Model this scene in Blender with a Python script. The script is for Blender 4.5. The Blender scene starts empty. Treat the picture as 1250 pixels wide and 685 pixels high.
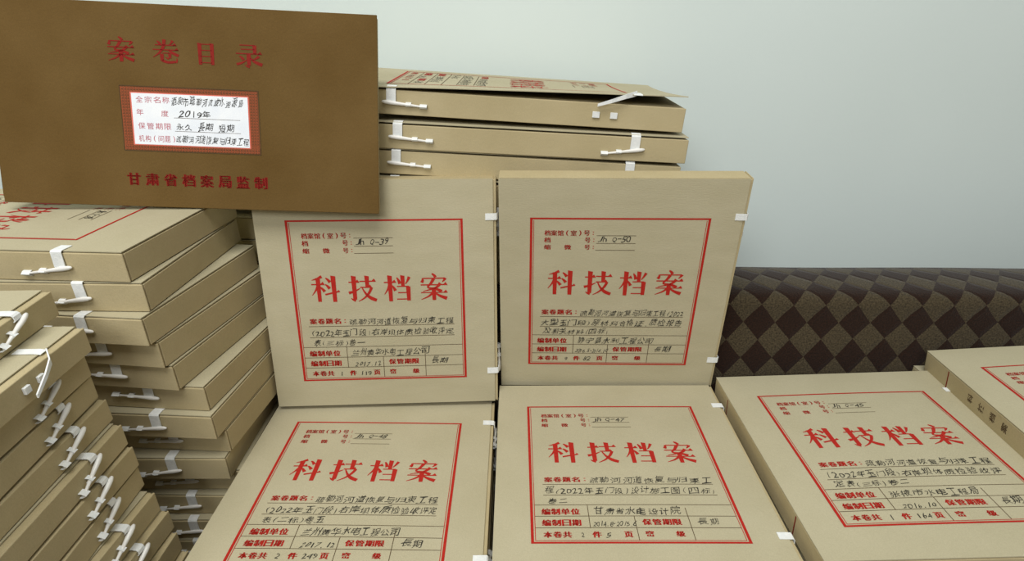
import bpy, bmesh, math, random
from mathutils import Vector

# ---------------------------------------------------------------- camera
SC = bpy.context.scene
COL = SC.collection
CAM_Z = 1.19
PITCH = 25.5
cd = bpy.data.cameras.new('camera'); cam = bpy.data.objects.new('camera', cd); COL.objects.link(cam)
cam.location = (0, 0, CAM_Z); cam.rotation_euler = (math.radians(90 - PITCH), 0, 0)
cd.sensor_width = 36; cd.lens = 700 / 1250 * 36; cd.clip_start = 0.02
SC.camera = cam

# ---------------------------------------------------------------- light
w = bpy.data.worlds.new('room_light'); SC.world = w; w.use_nodes = True
bg = w.node_tree.nodes['Background']; bg.inputs[0].default_value = (1.0, 0.96, 0.88, 1); bg.inputs[1].default_value = 0.20

def area(name, loc, rot, size, energy, col):
    l = bpy.data.lights.new(name, 'AREA'); l.shape = 'RECTANGLE'; l.size, l.size_y = size; l.energy = energy; l.color = col
    o = bpy.data.objects.new(name, l); COL.objects.link(o); o.location = loc; o.rotation_euler = [math.radians(a) for a in rot]
    return o
area('ceiling_lamp_light', (-0.35, -0.30, 2.75), (0, 0, 0), (1.7, 0.9), 39, (1.0, 0.985, 0.94))
area('front_fill_light', (-0.75, -2.1, 2.6), (52, 0, -16), (1.5, 0.8), 39, (0.97, 0.99, 1.0))  # fill light added behind the camera to brighten box fronts and wall

SC.view_settings.view_transform = 'Standard'; SC.view_settings.look = 'None'
SC.view_settings.gamma = 1; SC.view_settings.exposure = 0.0; SC.view_settings.use_curve_mapping = False

# ---------------------------------------------------------------- materials
def s2l(c):
    return tuple(((v / 255) / 12.92 if v / 255 <= 0.04045 else ((v / 255 + 0.055) / 1.055) ** 2.4) for v in c) + (1,)

def mat(name, col, rough=0.8, spec=0.25):
    m = bpy.data.materials.new(name); m.use_nodes = True
    b = m.node_tree.nodes['Principled BSDF']
    b.inputs['Base Color'].default_value = s2l(col); b.inputs['Roughness'].default_value = rough
    b.inputs['Specular IOR Level'].default_value = spec
    return m

def noisy(name, c1, c2, scale, rough=0.85, bump=0.0, bscale=400, spec=0.2, stretch=(1, 1, 1), fibre=0.0):
    m = mat(name, c1, rough, spec); nt = m.node_tree; N = nt.nodes; L = nt.links
    b = N['Principled BSDF']
    tc = N.new('ShaderNodeTexCoord'); mp = N.new('ShaderNodeMapping'); mp.inputs['Scale'].default_value = stretch
    L.new(tc.outputs['Object'], mp.inputs[0])
    n1 = N.new('ShaderNodeTexNoise'); n1.inputs['Scale'].default_value = scale; n1.inputs['Detail'].default_value = 4
    L.new(mp.outputs[0], n1.inputs['Vector'])
    r = N.new('ShaderNodeValToRGB'); r.color_ramp.elements[0].position = 0.3; r.color_ramp.elements[1].position = 0.7
    r.color_ramp.elements[0].color = s2l(c1); r.color_ramp.elements[1].color = s2l(c2)
    L.new(n1.outputs['Fac'], r.inputs[0])
    out = r.outputs[0]
    if fibre:
        n3 = N.new('ShaderNodeTexNoise'); n3.inputs['Scale'].default_value = 900; n3.inputs['Detail'].default_value = 3
        L.new(mp.outputs[0], n3.inputs['Vector'])
        mr = N.new('ShaderNodeMapRange'); mr.inputs[1].default_value = 0.25; mr.inputs[2].default_value = 0.75
        mr.inputs[3].default_value = 1 - fibre; mr.inputs[4].default_value = 1 + fibre
        L.new(n3.outputs['Fac'], mr.inputs[0])
        mx = N.new('ShaderNodeVectorMath'); mx.operation = 'SCALE'
        L.new(out, mx.inputs[0]); L.new(mr.outputs[0], mx.inputs['Scale']); out = mx.outputs[0]
    L.new(out, b.inputs['Base Color'])
    if bump:
        n2 = N.new('ShaderNodeTexNoise'); n2.inputs['Scale'].default_value = bscale; n2.inputs['Detail'].default_value = 3
        L.new(mp.outputs[0], n2.inputs['Vector'])
        bp = N.new('ShaderNodeBump'); bp.inputs['Strength'].default_value = bump; bp.inputs['Distance'].default_value = 0.001
        L.new(n2.outputs['Fac'], bp.inputs['Height']); L.new(bp.outputs[0], b.inputs['Normal'])
    return m

M = {
    'kraft': noisy('kraft_board', (176, 168, 139), (183, 175, 147), 14, bump=0.25, bscale=260, stretch=(1, 1, 3.0), fibre=0.07),
    'kraft_side': noisy('kraft_board_edge', (177, 163, 126), (187, 173, 137), 16, bump=0.25, bscale=300, fibre=0.07),
    'catalogue': noisy('brown_catalogue_board', (93, 70, 32), (106, 83, 45), 10, bump=0.35, bscale=320, fibre=0.10),
    'red': noisy('red_ink', (180, 42, 30), (168, 34, 26), 300, rough=0.7),
    'red_dark': noisy('dull_red_ink', (136, 28, 18), (124, 24, 15), 300, rough=0.7),
    'rule': mat('thin_brown_ink', (84, 66, 44), 0.9),
    'pen': mat('black_pen_ink', (52, 50, 44), 0.7),
    'ribbon': noisy('white_woven_ribbon', (222, 226, 226), (236, 238, 236), 200, rough=0.75, bump=0.4, bscale=900),
    'pin': mat('white_plastic', (232, 231, 226), 0.32, 0.5),
    'label': noisy('white_label_paper', (226, 232, 240), (236, 240, 244), 60, rough=0.6),
    'border': mat('brown_red_border', (146, 74, 44), 0.8),
    'rim': mat('light_red_rim', (214, 112, 96), 0.8),
    'wall': noisy('painted_wall', (220, 232, 229), (224, 236, 233), 3, rough=0.9, bump=0.15, bscale=120),
    'floor': noisy('floor_tile', (150, 140, 125), (165, 155, 140), 6, rough=0.4),
    'dark_wood': noisy('dark_wood', (60, 38, 24), (80, 52, 32), 20, rough=0.5),
}

def fabric():
    m = mat('diamond_sofa_fabric', (60, 40, 26), 0.9, 0.15); nt = m.node_tree; N = nt.nodes; L = nt.links; b = N['Principled BSDF']
    uv = N.new('ShaderNodeUVMap'); uv.uv_map = 'UVMap'
    sp = N.new('ShaderNodeSeparateXYZ'); L.new(uv.outputs[0], sp.inputs[0])
    def mt(op, a, bb=None):
        n = N.new('ShaderNodeMath'); n.operation = op
        for i, v in enumerate((a, bb)):
            if v is None: continue
            if isinstance(v, (int, float)): n.inputs[i].default_value = v
            else: L.new(v, n.inputs[i])
        return n.outputs[0]
    nz = N.new('ShaderNodeTexNoise'); nz.inputs['Scale'].default_value = 9; L.new(uv.outputs[0], nz.inputs['Vector'])
    wob = mt('MULTIPLY', mt('SUBTRACT', nz.outputs['Fac'], 0.5), 0.16)
    xx = mt('DIVIDE', mt('SUBTRACT', sp.outputs[0], 0.516), 0.0458)
    yy = mt('ADD', mt('DIVIDE', sp.outputs[1], 0.054), wob)
    a = mt('ADD', xx, yy); c = mt('SUBTRACT', xx, yy)
    par = mt('FLOORED_MODULO', mt('ADD', mt('FLOOR', a), mt('FLOOR', c)), 2.0)
    # distance to the seam of two diamonds
    def edge(v):
        f = mt('FRACT', v); return mt('MINIMUM', f, mt('SUBTRACT', 1.0, f))
    e = mt('MINIMUM', edge(a), edge(c))
    n1 = N.new('ShaderNodeTexNoise'); n1.inputs['Scale'].default_value = 420; n1.inputs['Detail'].default_value = 2; L.new(uv.outputs[0], n1.inputs['Vector'])
    def ramp(c1, c2):
        r = N.new('ShaderNodeValToRGB'); r.color_ramp.elements[0].position = .3; r.color_ramp.elements[1].position = .75
        r.color_ramp.elements[0].color = s2l(c1); r.color_ramp.elements[1].color = s2l(c2); L.new(n1.outputs['Fac'], r.inputs[0]); return r.outputs[0]
    mx = N.new('ShaderNodeMix'); mx.data_type = 'RGBA'
    L.new(par, mx.inputs['Factor']); L.new(ramp((26, 15, 8), (48, 29, 19)), mx.inputs[6]); L.new(ramp((46, 39, 27), (88, 77, 57)), mx.inputs[7])
    L.new(mx.outputs[2], b.inputs['Base Color'])
    hgt = mt('ADD', mt('MINIMUM', mt('MULTIPLY', e, 6.0), 1.0), mt('MULTIPLY', n1.outputs['Fac'], 0.8))
    bp = N.new('ShaderNodeBump'); bp.inputs['Strength'].default_value = .6; bp.inputs['Distance'].default_value = 0.0015
    L.new(hgt, bp.inputs['Height']); L.new(bp.outputs[0], b.inputs['Normal'])
    b.inputs['Sheen Weight'].default_value = 0.15
    return m
M['fabric'] = fabric()

# ---------------------------------------------------------------- helpers
def link_mesh(name, verts, faces, m, parent=None, loc=(0, 0, 0), smooth=False):
    me = bpy.data.meshes.new(name); me.from_pydata(verts, [], faces); me.materials.append(m)
    if smooth: me.polygons.foreach_set('use_smooth', [True] * len(me.polygons))
    me.update()
    o = bpy.data.objects.new(name, me); COL.objects.link(o); o.location = loc
    if parent: o.parent = parent
    return o

def thing(name, label, cat, loc, group=None):
    o = bpy.data.objects.new(name, None); COL.objects.link(o); o.location = loc; o.empty_display_size = .02
    o['label'] = label; o['category'] = cat
    if group: o['group'] = group
    return o

def structure(o): o['kind'] = 'structure'; return o

_bc = {}
def box_geo(x0, x1, y0, y1, z0, z1, bev=0.0):
    key = tuple(round(v, 3) for v in (x0, x1, y0, y1, z0, z1, bev))
    if key in _bc: return _bc[key]
    bm = bmesh.new(); bmesh.ops.create_cube(bm, size=1)
    for v in bm.verts:
        v.co = Vector((x0 + (v.co.x + .5) * (x1 - x0), y0 + (v.co.y + .5) * (y1 - y0), z0 + (v.co.z + .5) * (z1 - z0)))
    if bev: bmesh.ops.bevel(bm, geom=list(bm.edges), offset=bev, segments=2, profile=.5, affect='EDGES')
    bm.verts.index_update()
    r = ([tuple(v.co) for v in bm.verts], [[v.index for v in f.verts] for f in bm.faces]); bm.free()
    _bc[key] = r
    return r

def merge(*gs):
    V, F = [], []
    for v, f in gs:
        n = len(V); V += list(v); F += [[i + n for i in q] for q in f]
    return V, F

# ---- text as flat outline meshes, y downwards, unit square fit --------------------
_tc = {}
def text_tris(s, offset=0.0):
    k = (s, offset)
    if k in _tc: return _tc[k]
    cu = bpy.data.curves.new('lettering', 'FONT'); cu.body = s; cu.size = 1; cu.resolution_u = 2; cu.offset = offset
    o = bpy.data.objects.new('lettering', cu); COL.objects.link(o)
    dg = bpy.context.evaluated_depsgraph_get(); dg.update()
    me = o.evaluated_get(dg).to_mesh()
    V = [(v.co.x, -v.co.y) for v in me.vertices]; F = [list(p.vertices) for p in me.polygons]
    o.evaluated_get(dg).to_mesh_clear()
    bpy.data.objects.remove(o); bpy.data.curves.remove(cu)
    if not V: V = [(0, 0)]; F = []
    x0 = min(v[0] for v in V); x1 = max(v[0] for v in V); y0 = min(v[1] for v in V); y1 = max(v[1] for v in V)
    _tc[k] = (V, F, (x0, x1, y0, y1)); return _tc[k]

def fit(s, rect, offset=0.0, bold=0.0):
    """lettering fitted to rect (u0,v0,u1,v1); bold repeats it sideways to fatten only the uprights"""
    V, F, (x0, x1, y0, y1) = text_tris(s, offset)
    u0, v0, u1, v1 = rect
    sx = (u1 - u0) / max(x1 - x0, 1e-6); sy = (v1 - v0) / max(y1 - y0, 1e-6)
    P = [(u0 + (x - x0) * sx, v0 + (y - y0) * sy) for x, y in V]
    if not bold: return [(P, F)]
    return [([(x + d, y) for x, y in P], F) for d in (-bold, 0, bold)]

def chars(s, u0, u1, vc, h, offset=0.0, bold=0.0, wf=0.86):
    """printed characters set singly on an even pitch"""
    out = []; n = len(s); p = (u1 - u0) / n
    for i, ch in enumerate(s):
        if ch == ' ': continue
        c = u0 + p * (i + .5); hw = p * wf / 2; hh = h / 2
        if ch in '()': hw *= .35
        if ch == ':':
            for dv in (-.22, .22):
                out.append(quad(c - p * .1, vc + h * dv - h * .06, c + p * .08, vc + h * dv + h * .06))
            continue
        out += fit(ch, (c - hw, vc - hh, c + hw, vc + hh), offset, bold)
    return out

def quad(u0, v0, u1, v1): return ([(u0, v0), (u1, v0), (u1, v1), (u0, v1)], [[0, 1, 2, 3]])

def rule(u0, v0, u1, v1, wd, n=10):
    """thin straight ruled line, subdivided"""
    dx, dy = u1 - u0, v1 - v0; l = math.hypot(dx, dy); nx, ny = -dy / l * wd / 2, dx / l * wd / 2
    P, F = [], []
    for i in range(n + 1):
        t = i / n; P += [(u0 + dx * t + nx, v0 + dy * t + ny), (u0 + dx * t - nx, v0 + dy * t - ny)]
        if i: k = 2 * i; F.append([k - 2, k, k + 1, k - 1])
    return (P, F)

def hand(s, u0, u1, vbase, h, seed, offset=-0.004, shear=.18, wob=.055):
    """handwritten: each character jittered in size, slant and height"""
    rnd = random.Random(seed); out = []
    wts = [(.55 if ord(c) < 128 else 1.0) * rnd.uniform(.85, 1.15) for c in s]; tot = sum(wts); u = u0
    for ch, wt in zip(s, wts):
        wd = (u1 - u0) * wt / tot
        if ch != ' ':
            hh = h * rnd.uniform(.8, 1.12) * (.82 if ord(ch) < 128 else 1)
            up = rnd.uniform(-.08, .1) * h; sh = shear + rnd.uniform(-.1, .12)
            if ch in '.,': hh *= .18
            if ch in '-一': hh *= .12; up += h * .38
            if ch in '二三': hh *= .62; up += h * .12
            nw = .34 if ch in '1.,' else .27 if ch in '()' else 0
            for P, F in fit(ch, (u + wd * (.07 + nw), vbase - hh - up, u + wd * (.93 - nw), vbase - up), offset):
                a1, a2, a3 = (rnd.uniform(0, 6.3) for _ in range(3)); q = h * wob
                out.append(([(x + (vbase - y) * sh + q * math.sin(y / h * 6 + a1) + q * .6 * math.sin(x / h * 9 + a3), y + (x - u) * -.08 + q * math.sin(x / h * 6.5 + a2)) for x, y in P], F))
        u += wd
    return out

# ---- brush-print strokes for the big headings (Song type), each glyph in a 100 x 100 square
def st(*pts):                      # stroke of varying width through (x, y, w)
    if len(pts) > 2:               # smooth it
        q = []
        for i in range(len(pts) - 1):
            p0 = pts[max(i - 1, 0)]; p1 = pts[i]; p2 = pts[i + 1]; p3 = pts[min(i + 2, len(pts) - 1)]
            for t in (0, .25, .5, .75):
                q.append(tuple(.5 * (2 * p1[k] + (p2[k] - p0[k]) * t + (2 * p0[k] - 5 * p1[k] + 4 * p2[k] - p3[k]) * t * t + (3 * p1[k] - p0[k] - 3 * p2[k] + p3[k]) * t ** 3) for k in range(3)))
        pts = q + [pts[-1]]
    P, F = [], []
    for i, (x, y, wd) in enumerate(pts):
        a = pts[max(i - 1, 0)]; b = pts[min(i + 1, len(pts) - 1)]
        dx, dy = b[0] - a[0], b[1] - a[1]; l = math.hypot(dx, dy) or 1
        nx, ny = -dy / l * wd / 2, dx / l * wd / 2
        P += [(x + nx, y + ny), (x - nx, y - ny)]
        if i: k = 2 * i; F.append([k - 2, k, k + 1, k - 1])
    return (P, F)
def Hs(x0, y, x1, y1=None, w=4.5):  # horizontal: thin, with the triangular end
    y1 = y if y1 is None else y1
    return [st((x0, y, w), (x1, y1, w)), ([(x1 - 13, y1 - w / 2), (x1 - 5, y1 - w / 2 - 8), (x1 + 2, y1 + w / 2), (x1 - 13, y1 + w / 2)], [[0, 1, 2, 3]])]
def Vs(x, y0, y1, w=13.5):          # upright: thick, slanted head
    return [([(x - w / 2 - 2, y0), (x + w / 2 + 1, y0 + 3), (x + w / 2, y1), (x - w / 2, y1)], [[0, 1, 2, 3]])]
def Ns(x0, y, x1, w=4): return [st((x0, y, w), (x1, y, w))]
G = {
 '科': [st((40, 3, 11), (24, 11, 7), (4, 17, 2))] + Hs(1, 33, 47) + Vs(26, 8, 99, 13) + [st((25, 34, 10), (15, 55, 6), (1, 74, 2)), st((30, 42, 4), (38, 49, 8), (46, 60, 12)),
        st((53, 9, 4), (60, 15, 8), (68, 25, 12)), st((50, 33, 4), (57, 39, 8), (65, 49, 12)), st((47, 72, 6), (72, 66, 6), (99, 60, 5)), ([(88, 63), (95, 54), (101, 62)], [[0, 1, 2]])] + Vs(80, 0, 100, 14),
 '技': Hs(3, 25, 40) + Vs(22, 0, 92, 14) + [st((24, 97, 8), (14, 92, 6), (8, 86, 2)), st((1, 66, 11), (22, 60, 7), (42, 49, 3))] + Hs(42, 22, 99) + Vs(69, 0, 44, 13)
        + Hs(43, 45, 84) + [st((84, 45, 10), (74, 66, 9), (56, 86, 6), (34, 99, 2)), st((50, 48, 4), (62, 70, 8), (78, 86, 13), (99, 96, 12))],
 '档': Hs(1, 27, 44) + Vs(23, 0, 100, 13.5) + [st((22, 30, 9), (13, 54, 6), (1, 73, 2)), st((28, 38, 4), (35, 47, 8), (41, 59, 12))] + Vs(69, 0, 42, 12.5)
        + [st((48, 9, 4), (54, 20, 9), (58, 33, 12)), st((93, 7, 11), (86, 22, 7), (78, 34, 3))] + Ns(47, 43, 90) + Vs(88, 41, 98, 13) + Ns(50, 67, 86) + Ns(45, 92, 86),
 '案': [st((44, -3, 5), (52, 3, 9), (57, 11, 11)), st((9, 14, 3), (11, 22, 9), (7, 31, 11))] + Ns(12, 15, 90, 4.5) + [st((92, 14, 12), (87, 23, 7), (80, 30, 2))]
        + Hs(3, 40, 98) + [st((50, 16, 12), (40, 34, 9), (28, 50, 6), (56, 56, 9), (78, 66, 12)), st((74, 34, 12), (56, 52, 8), (10, 65, 2))]
        + Hs(3, 70, 98, w=4) + Vs(50, 56, 100, 13) + [st((46, 71, 9), (28, 86, 6), (3, 97, 2)), st((53, 71, 5), (72, 84, 10), (96, 94, 14))],
 '卷': [st((20, 5, 4), (27, 11, 9), (32, 20, 12)), st((80, 2, 12), (74, 12, 7), (66, 20, 3))] + Hs(12, 22, 92) + Hs(3, 42, 99)
        + [st((48, -2, 13), (44, 26, 12), (28, 54, 8), (2, 76, 2)), st((62, 42, 6), (76, 54, 11), (99, 66, 12))] + Ns(38, 56, 66) + Vs(66, 54, 78, 10) + Vs(36, 58, 90, 12)
        + [st((36, 88, 11), (58, 95, 11), (86, 92, 10)), st((88, 96, 8), (92, 86, 6), (92, 76, 2)), st((62, 80, 9), (54, 77, 5), (48, 72, 2))],
 '目': Vs(22, 3, 100, 15) + Vs(78, 3, 100, 15) + Ns(22, 9, 76) + Ns(24, 36, 76) + Ns(24, 63, 76) + Ns(24, 91, 76),
 '录': Ns(18, 8, 74) + Vs(73, 5, 44, 12) + Ns(22, 25, 72) + Hs(3, 43, 98) + Vs(50, 43, 92, 13) + [st((52, 99, 8), (42, 95, 6), (36, 88, 2)), st((16, 54, 4), (24, 60, 9), (30, 69, 12)),
        st((4, 88, 10), (22, 82, 8), (44, 68, 3)), st((88, 52, 12), (76, 62, 7), (60, 70, 3)), st((56, 60, 5), (72, 76, 11), (99, 88, 14))],
}
def big(s, rects):
    out = []
    for ch, (u0, v0, u1, v1) in zip(s, rects):
        for P, F in G[ch]: out.append(([(u0 + x / 100 * (u1 - u0), v0 + y / 100 * (v1 - v0)) for x, y in P], F))
    return out

# ---------------------------------------------------------------- the cover form, drawn on a 300.8 x 310 field
def form_red():
    o = []
    a, b, c, d = 38.1, 258.3, 49.8, 271.4
    t = 3.0; tv = 2.1
    o += [rule(a, c + tv / 2, b, c + tv / 2, tv, 16), rule(a, d - tv / 2, b, d - tv / 2, tv, 16), rule(a + t / 2, c, a + t / 2, d, t, 16), rule(b - t / 2, c, b - t / 2, d, t, 16)]
    i = 4.6
    o += [rule(a + i, c + 3.4, a + i, d - 3.4, .7, 16), rule(b - i, c + 3.4, b - i, d - 3.4, .7, 16), rule(a + i, d - 3.6, b - i, d - 3.6, .6, 16)]
    B = .22
    o += chars('档案馆(室)号:', 55.8, 120.5, 70.0, 7.2, .004, B, .9)
    o += chars('档', 55.8, 64, 79.5, 7, .004, B, .95) + chars('号:', 106, 121.5, 79.5, 7, .004, B)
    o += chars('缩', 55.8, 64.4, 89.3, 6.6, .004, B, .95) + chars('微', 81, 90, 89.3, 6.6, .004, B, .95) + chars('号:', 106, 121.5, 89.3, 6.8, .004, B)
    B = .42
    o += chars('案卷题名:', 54.5, 106, 184.8, 7.6, .010, B, .86)
    o += chars('编制单位', 49.5, 91, 231, 8.2, .010, B) + chars('编制日期', 49.5, 91, 245.6, 8, .010, B)
    o += chars('本卷共', 50.5, 80, 260.6, 7.4, .010, B) + chars('件', 100.5, 109.8, 260.6, 7.4, .010, B, .95) + chars('页', 132.5, 141.5, 260.4, 7.4, .010, B, .9)
    o += chars('保管期限', 153.5, 195, 244.8, 7.6, .010, B) + chars('密', 154, 163.4, 259.6, 7, .010, B, .9) + chars('级', 185, 194.6, 259.6, 7, .010, B, .9)
    return o
def form_title():
    return big('科技档案', [(61.8, 122, 97.8, 157.8), (108.6, 122.6, 144.4, 158), (154.3, 122.8, 190, 158.4), (200.7, 122.6, 236.6, 157.8)])
def form_rules():
    o = [rule(120.6, 73.3, 169.6, 73.3, .55), rule(120.6, 83.8, 169.6, 83.8, .55), rule(120.2, 93.2, 169.6, 93.2, .55),
         rule(53, 192, 243.4, 192, .6), rule(53, 207.8, 243.4, 207.8, .6), rule(42.8, 221.8, 254, 221.8, .6), rule(42.8, 237, 254, 237, .6), rule(42.8, 252, 254, 252, .6),
         rule(99.4, 222, 99.4, 252.4, .7), rule(146.8, 237, 146.8, 267.5, .7), rule(203, 226, 203, 267.5, .7)]
    return o

def writing(no, l1, l2, l3, unit, date, items, pages, seed, l1off=105):
    o = hand(no, 122, 163, 82.6, 9.5, seed, -.002, .25, .03) if no else []
    o += hand(l1, l1off, 243, 190.8, 9.4, seed + 1) + hand(l2, 53.5, 243, 206.4, 9.6, seed + 2)
    o += hand(l3, 56, 56 + 11.2 * sum(1 if ord(c) > 127 else .55 for c in l3), 220.3, 9.2, seed + 3)
    o += hand(unit, 104, 104 + min(11.6 * len(unit), 104), 235.6, 9.6, seed + 4)
    o += hand(date, 108 if len(date) < 9 else 102, min(108 + 5.0 * len(date), 147), 250.6, 7.6, seed + 5, shear=.3)
    o += hand('長期', 210, 233, 249, 9.6, seed + 6)
    o += hand(items, 88, 92, 264.4, 7.4, seed + 7) + hand(pages, 114, 114 + 5.2 * len(pages), 264, 7.4, seed + 8)
    return o
RED, TITLE, RULES = form_red(), form_title(), form_rules()

# ---------------------------------------------------------------- a file box
class Frame:
    """maps the box's own millimetres (u across the cover, v down it, n out of it) to metres about its anchor"""
    def __init__(s, U, V, N): s.U, s.V, s.N = Vector(U), Vector(V), Vector(N)
    def __call__(s, u, v, n): return tuple((s.U * u + s.V * v + s.N * n) * .001)

PIN = {}
def pin_geo(L=40.0, seg=10):
    key = round(L, 1)
    if key in PIN: return PIN[key]
    prof = [(0, 0), (.02, 1.5), (.08, 2.3), (.2, 2.6), (.36, 2.2), (.52, 1.8), (.54, 2.1), (.64, 2.1), (.66, 1.6), (.9, 1.2), (.97, 1.0), (1, 0)]
    V, F = [], []
    for t, r in prof:
        for k in range(seg):
            a = 2 * math.pi * k / seg; V.append((r * math.cos(a) * .8, t * L, r * math.sin(a)))
    for i in range(len(prof) - 1):
        for k in range(seg):
            a, b = i * seg + k, i * seg + (k + 1) % seg; F.append([a, b, b + seg, a + seg])
    PIN[key] = (V, F); return PIN[key]

def band(path, v0, v1, th=.6, skew=0.0):
    """a ribbon of width v0..v1 following (u,n) points"""
    V, F = [], []
    n = len(path)
    for i, (u, nn) in enumerate(path):
        a = path[max(i - 1, 0)]; b = path[min(i + 1, n - 1)]
        dx, dy = b[0] - a[0], b[1] - a[1]; l = math.hypot(dx, dy) or 1; ox, oy = -dy / l * th, dx / l * th
        s = skew * i / n
        V += [(u, v0 + s, nn), (u, v1 + s, nn), (u - ox, v1 + s, nn - oy), (u - ox, v0 + s, nn - oy)]
        if i:
            k = 4 * i
            for j in range(4): F.append([k - 4 + j, k - 4 + (j + 1) % 4, k + (j + 1) % 4, k + j])
    F += [[3, 2, 1, 0], [4 * n - 4, 4 * n - 3, 4 * n - 2, 4 * n - 1]]
    return V, F

BOXN = 0
def file_box(label, anchor, U, V, N, W=220.0, H=310.0, T=30.0, group=None, form=None, ties=(1, 1), bulge=1.2, lip=4.0, lift=None,
             on=14.0, kr='kraft', seed=None, detail=True, spine=False, gap=.9, open_tie=None, lip_v=0.6, tilt=(-4, 14), pn=.5, hang=14):
    """U,V,N: directions of box axes (not necessarily unit where the box looks wider). anchor: cover's top left corner"""
    global BOXN
    BOXN += 1; rnd = random.Random(BOXN * 7 + 1 if seed is None else seed)
    fr = Frame(U, V, N)
    t = thing('file_box', label, 'file box', anchor, group)
    bul = lambda u, v: bulge * math.sin(math.pi * min(max(u / W, 0), 1)) * math.sin(math.pi * min(max(v / H, 0), 1)) + (lift(u / W, v / H) if lift else 0)
    def put(name, geo, m, par=t, smooth=False, lab=None):
        Vv, Ff = geo
        o = link_mesh(name, [fr(*p) for p in Vv], Ff, m, par, smooth=smooth)
        if lab: o['label'] = lab
        return o
    body = put('body', merge(box_geo(0, W - .9, 1.3, H - 1.3, -T, -1.0 - gap, .7), box_geo(W - 1.6, W, 0, H, -T, -1.0 - gap, .75)), M['kraft_side'])
    # lid: thin board over the top, gridded so that it can bow
    nx, ny = (10, 12) if detail else (3, 3)
    x1 = W - lip; Vv = []; Ff = []
    for side in (0, 1):
        for j in range(ny + 1):
            for i in range(nx + 1):
                u = x1 * i / nx; v = lip_v + (H - 2 * lip_v) * j / ny
                Vv.append((u, v, bul(u, v) - (1.0 if side else 0)))
    n1 = (nx + 1) * (ny + 1); idx = lambda i, j, s: s * n1 + j * (nx + 1) + i
    for j in range(ny):
        for i in range(nx):
            Ff.append([idx(i, j, 0), idx(i, j + 1, 0), idx(i + 1, j + 1, 0), idx(i + 1, j, 0)])
            Ff.append([idx(i, j, 1), idx(i + 1, j, 1), idx(i + 1, j + 1, 1), idx(i, j + 1, 1)])
    for i in range(nx):
        Ff.append([idx(i, 0, 0), idx(i + 1, 0, 0), idx(i + 1, 0, 1), idx(i, 0, 1)]); Ff.append([idx(i, ny, 0), idx(i, ny, 1), idx(i + 1, ny, 1), idx(i + 1, ny, 0)])
    for j in range(ny):
        Ff.append([idx(0, j, 0), idx(0, j, 1), idx(0, j + 1, 1), idx(0, j + 1, 0)]); Ff.append([idx(nx, j, 0), idx(nx, j + 1, 0), idx(nx, j + 1, 1), idx(nx, j, 1)])
    lid = put('lid', (Vv, Ff), M[kr])
    # tucked end panels on the two short ends
    for v0, v1 in ((0, 1.35), (H - 1.35, H)):
        put('end_panel', box_geo(.8, W - 3.3, v0, v1, -T + .4, -1.6 - gap, .3), M['kraft_side'])
    if spine:
        sp = [((-.25, v, -n), None) for v, n in ()]
        q = lambda v0, v1, n0, n1: ([(-.3, v0, n0), (-.3, v1, n0), (-.3, v1, n1), (-.3, v0, n1)], [[0, 1, 2, 3]])
        put('spine_line', merge(q(50, 51.8, -3, -T + 2), q(252, 253.8, -3, -T + 2)), M['red_dark'], lab='red rule printed across the spine')
        g = []
        for i, ch in enumerate('科技档案'):
            for P, F in fit(ch, (0, 0, 1, 1), .01):
                g.append(([(-.3, 92 + i * 20 + y * 9, -8 - 12 * (1 - x)) for x, y in P], F))
        if spine == 'text': put('spine_print', merge(*g), M['rule'], lab='dark writing on the spine')
    # ties
    for k, on_ in enumerate(ties):
        if not on_: continue
        sgn = 1 if k == 0 else -1; vc = (48 if k == 0 else H - 48)
        opened = open_tie == k
        if not opened:
            rb = [(W - on, .9), (W - 4, 1.1), (W + .2, .9), (W + 1.6, -.6), (W + 1.9, min(-1.2, -T * pn * .6)), (W + 2.2, -T * pn), (W + 1.0, -T * pn - 2)]
            put('ribbon', band([(u, n + (bul(u, vc) if u < W else 0)) for u, n in rb], vc - 4.2, vc + 4.2, .7, rnd.uniform(-1.5, 1.5)), M['ribbon'])
            pv, pf = pin_geo(40)
            a = math.radians(rnd.uniform(*tilt)); st_ = vc - sgn * 9
            P = [(W + 2.5 + x, st_ + sgn * y * math.cos(a), -T * pn + z - y * math.sin(a)) for x, y, z in pv]
            pin = put('toggle_pin', (P, pf if sgn < 0 else [f[::-1] for f in pf]), M['pin'], smooth=True)
            for lv in (.60, .93):
                y = 40 * lv; r = 2.5
                path = [(W + .1, r + .3), (W + 2.2, r), (W + 2.5 + r, 0), (W + 2.2, -r), (W + .1, -r - .3)]
                c = st_ + sgn * y * math.cos(a)
                put('loop', band([(u, -T * pn + n - y * math.sin(a)) for u, n in path], c - 2.4 if lv < .8 else c - 3.2, c + 2.4 if lv < .8 else c + 3.2, .5), M['ribbon'], body)
        else:
            # strap lying loose across the lid, empty loops on the side
            lf = lift(.98, vc / H) if lift else 0
            put('ribbon', band([(W - lip - 16, lf + 1.0), (W - lip - 2, lf + 1.2), (W - lip + 2, lf + .4)], vc - 7, vc + 1, .6), M['ribbon'])
            pts = [(W - 1, vc - 2, lf + 1.5), (W + 5, vc + sgn * 8, lf - 2), (W + 7, vc + sgn * 20, lf - 8), (W + 5, vc + sgn * 32, lf - hang)]
            Vb, Fb = [], []
            for q, (u, v, n) in enumerate(pts):
                hw = 3.2 - q * .5
                Vb += [(u, v, n - hw), (u + 1, v, n - hw), (u + 1, v, n + hw), (u, v, n + hw)]
                if q:
                    kk = 4 * q
                    for jj in range(4): Fb.append([kk - 4 + jj, kk - 4 + (jj + 1) % 4, kk + (jj + 1) % 4, kk + jj])
            Fb += [[3, 2, 1, 0], [12, 13, 14, 15]]
            put('loose_ribbon', (Vb, Fb), M['ribbon'], lab='loose white ribbon hanging free')
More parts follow.
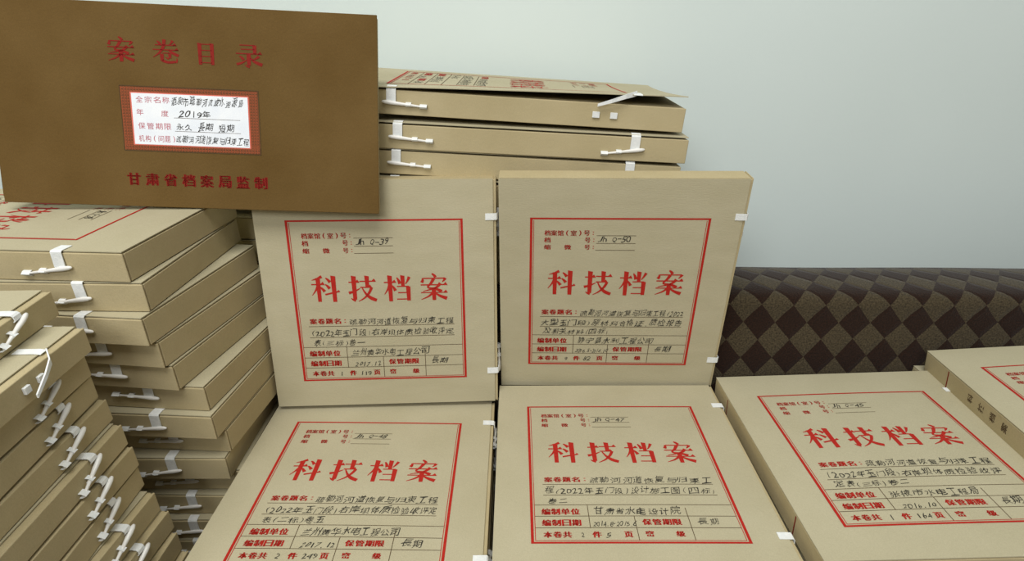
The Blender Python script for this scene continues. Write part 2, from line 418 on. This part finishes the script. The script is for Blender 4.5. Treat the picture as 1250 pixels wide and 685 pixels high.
            for dv in (16, 32):
                put('loop', box_geo(W + .05, W + 2.2, vc + sgn * dv - 3.2, vc + sgn * dv + 3.2, -T * .62, -T * .38, .4), M['ribbon'], body)
    if form is not None:
        def decal(name, items, m, lab=None, n=.35, conv=True):
            Vv, Ff = [], []
            for P, F in items:
                b0 = len(Vv)
                for x, y in P:
                    u, v = (x * W / 300.8, y * H / 310) if conv else (x, y)
                    Vv.append((u, v, bul(u, v) + n))
                Ff += [[i + b0 for i in f] for f in F]
            put(name, (Vv, Ff), m, lid, lab=lab)
        decal('printed_form', RED, M['red'], n=.30)
        decal('printed_title', TITLE, M['red'], 'large red printed title', n=.31)
        decal('ruled_lines', RULES, M['rule'], n=.28)
        decal('handwriting', form, M['pen'], 'black handwriting', n=.40)
    return t

def wp(x, f, h): return (x * .001, f * .001, CAM_Z - h * .001)       # x right, f forward, h below the lens, in mm
def wd(x, f, h): return Vector((x, f, -h))
def plane_box(label, TL, TR, BL, **k):
    """box whose cover corners are known; sizes are taken from them"""
    W = k.get('W', 300.8); H = k.get('H', 310.0)
    a, b, c = wd(*TL), wd(*TR), wd(*BL)
    U = (b - a).normalized(); V = (c - a).normalized(); V = (V - U * V.dot(U)).normalized(); N = V.cross(U)
    return file_box(label, wp(*TL), U, V, N, **k)

S = 1.3686
rooms = None
# ---------------------------------------------------------------- setting
def boxobj(name, x0, x1, y0, y1, z0, z1, m, parent=None, bev=0):
    v, f = box_geo(x0, x1, y0, y1, z0, z1, bev)
    cx, cy, cz = (x0 + x1) / 2, (y0 + y1) / 2, z0
    return link_mesh(name, [(a - cx, b - cy, c - cz) for a, b, c in v], f, m, parent, (cx, cy, cz))
structure(boxobj('wall_back', -3.2, 3.2, 0.990, 1.09, 0, 2.9, M['wall']))
structure(boxobj('floor', -3.2, 3.2, -2.6, 1.09, -.1, 0, M['floor']))
structure(boxobj('baseboard_back', -3.2, 3.2, 0.975, 0.990, 0, .1, M['dark_wood']))

# sofa ------------------------------------------------------------
sofa = thing('sofa', 'dark brown sofa with a woven diamond pattern along the wall', 'sofa', (0, .45, 0))
def sofa_back():
    prof = [(698, 790), (698, 700), (698, 600), (698, 530), (699, 500), (704.2, 470), (713.7, 430), (719, 407.7), (721.5, 396), (721.5, 385), (722.5, 377), (727, 370.5), (735, 367.5), (750, 366), (775, 366), (800, 367), (822, 370), (845, 377), (875, 392), (905, 420), (925, 460), (930, 790)]
    s = [0]
    for i in range(1, len(prof)): s.append(s[-1] + math.hypot(prof[i][0] - prof[i - 1][0], prof[i][1] - prof[i - 1][1]))
    s0 = next(s[i] for i, p in enumerate(prof) if p[1] == 407.7)
    xs = [-1100 + 50 * i for i in range(49)]
    me_v, me_f, uvs = [], [], []
    rnd = random.Random(4)
    for x in xs:
        puff = 3.0 * math.sin(x / 190.0) + 1.5 * math.sin(x / 61.0)
        sag = 0.010 * max(0, x - 300)
        for (f, h), ss in zip(prof, s):
            k = 1 if h < 430 else 0
            me_v.append((x * .001, f * .001 - .45, CAM_Z - (h + (puff * .35 + sag) * k) * .001)); uvs.append((x * .001, (ss - s0) * .001))
    n = len(prof)
    for i in range(len(xs) - 1):
        for j in range(n - 1):
            me_f.append([i * n + j, (i + 1) * n + j, (i + 1) * n + j + 1, i * n + j + 1])
    me_f.append([j for j in range(n)]); me_f.append([(len(xs) - 1) * n + j for j in range(n - 1, -1, -1)])
    o = link_mesh('backrest', me_v, me_f, M['fabric'], sofa, smooth=True)
    uvl = o.data.uv_layers.new(name='UVMap')
    for lp in o.data.loops: uvl.data[lp.index].uv = uvs[lp.vertex_index]
    return o
sofa_back()
def fabric_box(name, x0, x1, y0, y1, z0, z1, bev):
    v, f = box_geo(x0, x1, y0, y1, z0, z1, bev)
    o = link_mesh(name, [(a, b - .45, c) for a, b, c in v], f, M['fabric'], sofa)
    uvl = o.data.uv_layers.new(name='UVMap')
    for lp in o.data.loops:
        c = o.data.vertices[lp.vertex_index].co; uvl.data[lp.index].uv = (c.x, c.y + c.z)
fabric_box('seat_cushion', -1.1, 1.3, .085, .722, .27, .42, .03)
fabric_box('base', -1.1, 1.3, .11, .925, .1, .268, .01)
for lx in (-1.0, 1.2):
    for ly in (.17, .86):
        v, f = box_geo(lx - .03, lx + .03, ly - .03, ly + .03, 0, .1, .004)
        link_mesh('leg', [(a, b - .45, c) for a, b, c in v], f, M['dark_wood'], sofa)

# ---------------------------------------------------------------- the five covers in front
GC = 'file boxes laid out face up with their covers showing'
formA = writing('Jh Q-39', '疏勒河河道恢复与归束工程', '(2022年玉门段)右岸坝体质检验收评定', '表(三标)卷一', '兰州黄华水电工程公司', '2017.12', '1', '119', 11)
formC = writing('Jh Q-48', '疏勒河河道恢复与归束工程', '(2022年玉门段)右岸坝体质检验收评定', '表(二标)卷五', '兰州黄华水电工程公司', '2017.12', '2', '249', 31)
formB = writing('Jh Q-50', '疏勒河河道恢复与归束工程(2022', '大型玉门段)原材料合格证,质检报告', '及相关材料(四标)', '静宁县水利工程公司', '2016.5-2016.10', '9', '82', 51)
formD = writing('Jh Q-47', '疏勒河河道恢复与归束工', '程(2022年玉门段)设计施工图(四标)', '卷二', '甘肃省水电设计院', '2014.8-2015.6', '2', '5', 71)
formE = writing('Jh Q-45', '疏勒河河道恢复与归束工程', '(2022年玉门段)右岸坝体质检验收评', '定表(三标)卷二', '张掖市水电工程局', '2016.10', '1', '164', 91)
formF = writing('Jh Q-46', '疏勒河河道恢复与归束工程', '(2022年玉门段)左岸坝体质检验收评', '定表(三标)卷三', '张掖市水电工程局', '2016.10', '1', '152', 111)
FW = 300.8
plane_box('kraft file box standing upright below the brown catalogue box, number ending 39', (-320.2, 678.4, 189.1), (-19.9, 694.3, 191.1), (-320.1, 636.5, 496.2), W=FW, T=30, group=GC, form=formA, bulge=1.0)
plane_box('upright kraft file box in front of the rear pile, number ending 50', (-16.1, 663.2, 182.4), (284.6, 658.1, 181.8), (-15.2, 681.0, 491.9), W=FW, T=30, group=GC, form=formB, bulge=1.0)
plane_box('flat kraft file box at the left of the front row, volume five', (-325.3, 662.7, 502.9), (-24.6, 661.5, 506.0), (-326.4, 352.7, 497.7), W=FW, T=30, group=GC, form=formC)
plane_box('flat kraft file box in the middle of the front row, number ending 47', (-17.6, 673.9, 487.3), (283.1, 672.3, 485.4), (-19.3, 363.9, 482.2), W=FW, T=30, group=GC, form=formD)
plane_box('flat kraft file box right of centre, its back edge against the diamond sofa', (289.6, 675.6, 474.2), (590.1, 675.1, 462.3), (288.6, 365.8, 462.3), W=FW, T=30, group=GC, form=formE, spine=True, bulge=3.0)
plane_box('raised kraft file box at the far right edge, writing on its spine', (582.9, 684.8, 435.5), (881.1, 663.9, 402.5), (559.8, 375.9, 421.4), W=FW, T=31, group=GC, form=formF, spine='text', ties=(0, 0), bulge=3.0)

ORD = ['topmost', 'second', 'third', 'fourth', 'fifth', 'sixth', 'seventh', 'eighth', 'ninth', 'tenth', 'eleventh', 'twelfth', 'thirteenth', 'fourteenth', 'fifteenth', 'sixteenth', 'seventeenth', 'eighteenth', 'nineteenth']
# piles that carry the front row (hidden below them)
def pile(xl, fb, htop, hbot, label, group, first_dx=0, first_df=0, shift=0):
    n = max(1, int(round((hbot - htop) / 33.0))); st_ = (hbot - htop) / n
    base = None
    for k in range(n):
        rnd = random.Random(int(xl) + k * 13)
        dx = first_dx if k == 0 else rnd.uniform(-3, 3); df = first_df if k == 0 else rnd.uniform(-3, 3)
        loc = wp(xl + dx, fb + df, htop + st_ * k)
        if base is None or k == 1:
            base = file_box('%s file box down the pile %s' % (ORD[k], label), loc, (1, 0, 0), (0, -1, 0), (0, 0, 1), W=FW, T=st_ - .6, group=group, ties=(1, 1), bulge=0.2, detail=False)
        else:
            r = base.copy(); COL.objects.link(r); r.location = loc; r['label'] = '%s file box down the pile %s' % (ORD[k], label)
            for ch in base.children:
                c = ch.copy(); COL.objects.link(c); c.parent = r
                for g in ch.children:
                    d = g.copy(); COL.objects.link(d); d.parent = c
pile(-325.5, 660, 538, 769.5, 'under the leftmost flat box of the front row', 'boxes under the front left box')
pile(-20, 690, 520.5, 769.5, 'under the flat box in the middle of the row', 'boxes under the middle box')
pile(291, 674, 506, 769.5, 'under the flat box right of centre', 'boxes under the box right of centre')
b0 = len(COL.objects)
pile(583, 699, 470, 769.5, 'under the raised far right box', 'boxes under the far right box', 0, 0)

# ---------------------------------------------------------------- left piles
K = 1.04
rear = [  # front right top corner x, f (before K), yaw
 (-367, 497, 4.5), (-357, 497, 1.8), (-359, 484, 7), (-357, 493, 8.5), (-353, 498, 8), (-331, 505, 6), (-326, 496, 4.5), (-324, 512, 4.5), (-327, 502, 0),
 (-322, 517, 0), (-321, 507, 1), (-320, 498, 0), (-321, 495, 0), (-322, 500, 0), (-322, 497, 0), (-322, 500, 0), (-322, 498, 0)]
GR = 'file boxes of the rear left stack'
hh = 208 * K
extra = {0: 'topmost box of the rear left stack, printed lid under the catalogue box',
         4: 'fifth box from the top of the rear left stack, end poking out',
         5: 'sixth box from the top of the rear left stack, jutting far right',
         8: 'ninth box from the top of the rear left stack, curled ribbon on its lid'}
formS = writing('Jh Q-38', '疏勒河河道恢复与归束工程', '(2022年玉门段)左岸坝体质检验收评定', '表(一标)卷四', '兰州黄华水电工程公司', '2017.12', '1', '96', 131)
for k, (x, f, yaw) in enumerate(rear):
    th = math.radians(yaw)
    x *= K; f *= K
    if k >= 9: x = max(min(x, -334), -340)
    step = 33.28 if k < 9 else (769.5 - (208 * K + 9 * 33.28)) / 8
    U = Vector((-S * math.sin(th), -math.cos(th), 0)); V = Vector((-S * math.cos(th), math.sin(th), 0))
    lab = extra.get(k, 'file box %s from the top of the rear left stack, white ribbon tie' % ORD[k])
    if k == 9: lab = 'tenth box from the top of the rear left stack, set back in shadow'
    # anchor: cover's top left corner = far right corner; tie side faces the camera
    a = Vector(wp(x, f, hh)) - U * .200
    file_box(lab, a, U, V, (0, 0, 1), W=200.0, T=step - .8, group=GR, form=formS if k == 0 else None, lip=1.2, bulge=.6 if k else 1.0, gap=1.1, on=13 if k in (0, 2, 5, 6, 8) else 8,
             detail=k == 0, kr='kraft', ties=(1, 1 if k < 2 else 0))
    hh += step

front = [(-418, 465, -3), (-383, 445, -1.2), (-391, 444, -1), (-394, 446, -2.5), (-388, 446, -1), (-378, 441, -.6), (-374, 440, .5), (-376, 440, -1), (-362, 432, 2.5), (-355, 433, 3), (-351, 429, 1)]
front += [(-345, 428, 0), (-342, 428, 1), (-345, 430, 0), (-343, 428, -1), (-344, 430, 1), (-343, 428, 0), (-345, 430, 0), (-344, 430, 0)]
GF = 'file boxes of the front left stack'
hh = 231 * K
ex2 = {0: 'topmost box of the front left stack, with a big white tie',
       1: 'second box from the top of the front left stack, ribbon loose, two empty loops',
       2: 'third box from the top of the front left stack, its lid hidden',
       8: 'ninth box from the top of the front left stack, broad strip of lid showing'}
for k, (x, f, yaw) in enumerate(front):
    th = math.radians(yaw); x *= K; f *= K
    step = 26.4 * K if k < 11 else (769.5 - (231 * K + 11 * 26.4 * K)) / 8
    U = Vector((S * math.cos(th), -math.sin(th), 0)); V = Vector((-S * math.sin(th), -math.cos(th), 0))
    a = Vector(wp(x, f, hh)) - U * .220
    lab = ex2.get(k, 'file box %s from the top of the front left stack, tied side facing right' % ORD[k])
    file_box(lab, a, U, V, (0, 0, 1), T=step - .8, group=GF, lip=5.5, bulge=.5, gap=.8, on=20 if k in (0, 1, 8) else 12, detail=False, ties=(1, 0), open_tie=0 if k == 1 else None, tilt=(20, 30), pn=.15, hang=20)
    hh += step

# ---------------------------------------------------------------- pile at the back, on the sofa's top
GB = 'file boxes of the rear pile against the wall'
formT = writing('Jh Q-51', '疏勒河河道恢复与归束工程', '(2022年玉门段)左岸坝体质检验收评定', '表(一标)卷二', '兰州黄华水电工程公司', '2016.12', '1', '88', 151)
back = [  # front right corner x, f, h, roll, label, lift
 (213, 722, 110.5, 3.55, 'topmost box of the rear pile against the wall, its printed lid standing open', lambda a, b: max(0, (a - .1)) ** 1.5 * 15 * max(0, 1 - b * 1.05) ** .8),
 (219, 714, 147, 3.0, 'second box of the rear pile, a closed tie at each end', lambda a, b: a * a * 1.6),
 (214, 716, 181, 3.25, 'third box of the rear pile, just above the two upright boxes', lambda a, b: a * a * (1 + 3 * (1 - b) ** 2)),
 (209, 712, 216, 3.0, 'fourth box of the rear pile, only the strip of its lid showing', lambda a, b: a * a * 3)]
for k, (x, f, h, roll, lab, lf) in enumerate(back):
    r = math.radians(roll); U = Vector((0, -1, 0)); V = Vector((-S * math.cos(r), 0, math.sin(r) * S)); N = Vector((math.sin(r), 0, math.cos(r)))
    a = Vector(wp(x, f, h)) + Vector((0, .220, 0))
    file_box(lab, a, U, V, N, T=31 if k != 0 else 30.5, group=GB, form=formT if k == 0 else None, lip=0.6 if k else -2.5, bulge=.3, lift=lf, on=9, gap=.7, open_tie=0 if k == 0 else None, tilt=(4, 12))
# lower layers, pushed left, carry the rear pile
for k, (h, roll) in enumerate(((219, 3.0), (262, 1.6), (295, .8), (329, .2))):
    r = math.radians(roll); U = Vector((0, -1, 0)); V = Vector((-S * math.cos(r), 0, math.sin(r) * S)); N = Vector((math.sin(r), 0, math.cos(r)))
    L = 424; xr = (-402 if k else -410) + L
    a = Vector(wp(xr, 748 if k else 756, h + 310 * S * math.sin(r) * (.8 if k else 1))) + Vector((0, .220, 0))
    file_box('%s box of the pile on the sofa back behind upright box 39' % ['topmost', 'second', 'third', 'lowest'][k],
             a, U, V, N, T=32, group='boxes resting on the sofa back', ties=(1, 0), lip=.4, bulge=.2, detail=False)

# ---------------------------------------------------------------- brown catalogue box
def catalogue():
    TL, TR, BL = wd(-582, 698, -12), wd(-153, 714, 8), wd(-589, 640, 205)
    t = thing('catalogue_box', 'large brown catalogue box with a white label, standing on the rear left stack', 'catalogue box', (TL.x * .001, TL.y * .001, CAM_Z + TL.z * .001))
    U = (TR - TL).normalized(); V = (BL - TL).normalized(); N = V.cross(U).normalized()
    W, H, T = 430.0, 224.0, 15.0
    fr = Frame(U, V, N)
    def put(name, geo, m, lab=None):
        o = link_mesh(name, [fr(*p) for p in geo[0]], geo[1], m, t)
        if lab: o['label'] = lab
    put('body', box_geo(1.0, W - 1.5, 1.0, H - 1.5, -T, -2.0, 1), M['kraft_side'])
    put('front_cover', box_geo(0, W, 0, H, -1.6, 0, .6), M['catalogue'])
    put('hinge_strip', box_geo(-1.2, 2, 1.0, H - 6, -T + 1, -.6, .8), M['catalogue'])
    def decal(name, items, m, n, lab=None):
        Vv, Ff = [], []
        for P, F in items:
            b0 = len(Vv); Vv += [(x, y, n) for x, y in P]; Ff += [[i + b0 for i in f] for f in F]
        put(name, (Vv, Ff), m, lab)
    decal('printed_title', big('案卷目录', [(131, 37, 161, 62.5), (180, 37.5, 209, 62.5), (227, 38, 251, 62), (271, 37, 301, 63)]), M['red_dark'], .3, 'large dark red title')
    decal('issuer_line', chars('甘肃省档案局监制', 138, 303, 192.3, 14.0, .012, .7, .70), M['red_dark'], .3)
    a, b, c, d = 140.6, 294.6, 88.2, 159.9
    decal('label_border', [rule(a, c, b, c, .7), rule(a, d, b, d, .7), rule(a, c, a, d, .7), rule(b, c, b, d, .7)], M['rule'], .36)
    fillr = [quad(a + .9, c + .9, b - .9, c + 7.2), quad(a + .9, d - 7.2, b - .9, d - .9), quad(a + .9, c + 7.2, a + 11, d - 7.2), quad(b - 11, c + 7.2, b - .9, d - 7.2)]
    decal('label_band', fillr, M['border'], .3)
    # key pattern: small broken squares all along the band
    pat = []
    def key(u, v):
        s = 1.25; pat.extend([rule(u - s, v - s, u + s, v - s, .4, 1), rule(u + s, v - s, u + s, v + s, .4, 1), rule(u + s, v + s, u - s * .3, v + s, .4, 1), rule(u - s * .3, v + s, u - s * .3, v, .4, 1)])
    u = a + 3
    while u < b - 2:
        for dv in (2.6, 5.6): key(u, c + dv); key(u, d - dv)
        u += 3.3
    v = c + 9
    while v < d - 8:
        for du in (2.8, 6.0, 9.0): key(a + du, v); key(b - du, v)
        v += 3.3
    decal('key_pattern', pat, M['rule'], .42)
    put('label_rim', box_geo(a + 11, b - 11, c + 6.6, d - 6.4, .05, .5, 0), M['rim'])
    put('label_paper', box_geo(a + 12.6, b - 12.2, c + 7.8, d - 7.4, .05, .8, .1), M['label'], 'white paper label')
    pr = chars('全宗名称', 157, 196, 102.6, 7.0, .002, .0, .8) + chars('年', 157, 166, 116.6, 7, .002, 0, .85) + chars('度', 184, 194, 117.4, 7, .002, 0, .8) + chars('保管期限', 157.5, 196, 131.8, 7.2, .002, 0, .8) + chars('机构(问题)', 157.5, 201, 145.8, 7.2, .002, 0, .85)
    decal('label_print', pr, M['red_pale'], .95)
    decal('label_rules', [rule(199, 121.8, 273, 121.8, .4), rule(199, 136.6, 273, 136.6, .4)], M['rule'], .93)
    hw = hand('酒泉市疏勒河流域水资源局', 196, 276, 108, 9.6, 5, offset=.0) + hand('2019年', 203, 240, 121, 8.6, 6, offset=0) + hand('永久 長期 短期', 200, 266, 135.6, 9, 7, offset=0) + hand('疏勒河河道恢复与归束工程', 199, 281, 150, 9, 8, offset=.0)
    decal('label_handwriting', hw, M['pen'], 1.0, 'black handwriting')
M['red_pale'] = mat('pale_red_ink', (190, 110, 120), .8)
catalogue()
